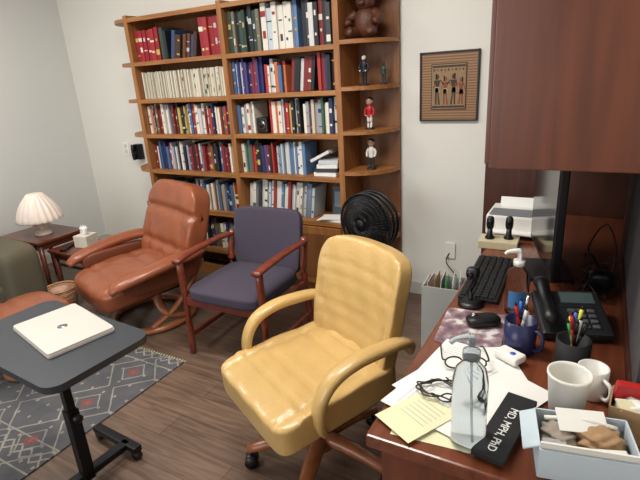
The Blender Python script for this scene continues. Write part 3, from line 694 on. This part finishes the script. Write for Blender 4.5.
# boxes at near right
b=B();w,d,h=.18,.13,.070
for s in(-1,1): b.box((s*w/2,0,h/2),(.004,d,h),BLUEBOX,(0,0,0),.001);b.box((0,s*d/2,h/2),(w,.004,h),BLUEBOX,(0,0,0),.001)
b.box((0,0,.003),(w,d,.004),BLUEBOX,(0,0,0),0);b.box((0,-d/2+.005,h+.006),(w,.004,.02),FW,(.2,0,0),0);b.box((-w/2-.015,0,h-.004),(.035,d*.9,.003),BLUEBOX,(0,-.4,0),0)
b.crumple((.035,.02,.04),(.045,.036,.03),KRAFT,11,12,.16);b.crumple((-.045,.02,.035),(.035,.035,.028),mat('grey_tissue',(150,140,128),.8,var=.2),12,12,.16);b.box((.02,-.04,.045),(.11,.03,.03),FW,(.2,0,.15),.003);b.box((-.055,-.032,.05),(.05,.04,.006),INK,(.3,.2,.3),.001);b.tube([(-.07,.05,.06),(0,.04,.075),(.07,.045,.06)],.005,FW,8)
b.box((.0,.035,.075),(.10,.05,.003),PAPER,(.5,.1,.2),0)
b.done('open_carton',(.04,.960,DZ+.001),.2)
b=B();w,d,h=.115,.085,.08
for s in(-1,1): b.box((s*w/2,0,h/2),(.003,d,h),KRAFT,(0,0,0),0);b.box((0,s*d/2,h/2),(w,.003,h),KRAFT,(0,0,0),0)
b.box((0,0,.002),(w,d,.003),KRAFT,(0,0,0),0);b.crumple((-.01,0,.055),(.04,.03,.025),PAPER,4,10,.15);b.box((.035,.02,.06),(.02,.015,.09),RED,(.1,.3,0),.003);b.box((-.02,-.02,.075),(.05,.03,.004),PAPERY,(.3,.2,.5),0);b.box((-.03,.02,.085),(.05,.02,.05),RED,(.2,.1,.3),.003)
b.done('cardboard_box',(.145,1.105,DZ),-.1)
# cables behind monitor
b=B()
for k in range(6):
    pts=[(-.02+.04*math.sin(i*.9+k),.0+i*.05,.004+.02*abs(math.sin(i*.8+k*1.3))*(1+k*.6)) for i in range(8)]
    b.tube(pts,.003,BLK if k%2 else BLKM,6,1,4)
b.tube([(-.03,.2,.01),(-.05,.25,.12),(.0,.3,.20),(.04,.25,.12),(.03,.2,.01)],.003,BLK,6)
b.rbox((.0,.12,.04),(.08,.06,.07),BLK,4,6)
b.done('cable_bundle',(.06,1.76,DZ))
# bin left of desk
b=B();BN=mat('bin_white',(186,190,188),.5,var=.04)
b.prism([(-.11,-.09),(.11,-.09),(.11,.09),(-.11,.09)],0,.01,BN)
for s in(-1,1): b.box((s*.11,0,.21),(.006,.18,.42),BN,(0,0,0),0);b.box((0,s*.09,.21),(.22,.006,.42),BN,(0,0,0),0)
for i in range(6): b.box((-.08+.03*i,0,.34+.012*(i%3)),(.003,.15,.2),[PAPER,KRAFT,PAPER,GREEN,PAPER][i%5],(0,.05*(i%3)-.05,.03*i),0)
b.done('paper_bin',(-.65,2.45,0),.05)
b=B();b.box((0,0,.2),(.19,.38,.40),BLKM,(0,0,0),.008);b.box((0,-.192,.2),(.17,.006,.38),BLK,(0,0,0),.004);b.done('computer_tower',(-.13,2.3,0)) 
b=B();b.tube([(0,0,.35),(-.02,-.02,.28),(.05,-.03,.2),(.1,-.02,.1),(.12,-.05,.01)],.004,BLK,6);b.box((0,0,.36),(.07,.01,.11),WHITE,(0,0,0),.002);b.done('power_outlet_with_cord',(-.80,YB-.006,0.0))
# ---------------- lights ----------------
def area(n,loc,rot,sx,sy,e,col):
    l=bpy.data.lights.new(n,'AREA');l.shape='RECTANGLE';l.size=sx;l.size_y=sy;l.energy=e;l.color=col
    o=bpy.data.objects.new(n,l);scn.collection.objects.link(o);o.location=loc;o.rotation_euler=rot
PAN=mat('light_panel',(255,252,245),.5,var=0,emit=3)
for i,(x,y) in enumerate([(-1.2,1.3),(-3.1,1.3)]):
    b=B();b.bx(x-.6,x+.6,y-.3,y+.3,ZC-.02,ZC-.001,WHITE,.002);b.bx(x-.57,x+.57,y-.27,y+.27,ZC-.024,ZC-.02,PAN,0);b.done('ceiling_light' if i==0 else 'ceiling_light.001')
    area('ceiling_lamp_%d'%i,(x,y,ZC-.04),(0,0,0),1.15,.55,46 if i==0 else 34,(1,.955,.89))
area('window_daylight',(-2.1,YF+.02,1.6),(math.radians(90),0,0),2.5,1.5,42,(.98,.98,1))
w=bpy.data.worlds.new('w');scn.world=w;w.use_nodes=True
w.node_tree.nodes['Background'].inputs[0].default_value=(.8,.9,1,1);w.node_tree.nodes['Background'].inputs[1].default_value=.8
# ---------------- camera ----------------
Xc=Vector((.8710,-.1092,.4790));Yc=Vector((.4876,.3118,-.8155));Zc=Vector((-.0602,.9439,.3247))
cd=bpy.data.cameras.new('camera');cam=bpy.data.objects.new('camera',cd);scn.collection.objects.link(cam)
R=Matrix((Xc,Yc,Zc)).to_4x4()
cam.matrix_world=Matrix.Translation((0,0,1.55))@Matrix(R).to_quaternion().to_matrix().to_4x4()
cd.sensor_width=36;cd.lens=36*485/640;cd.clip_start=.02
scn.camera=cam
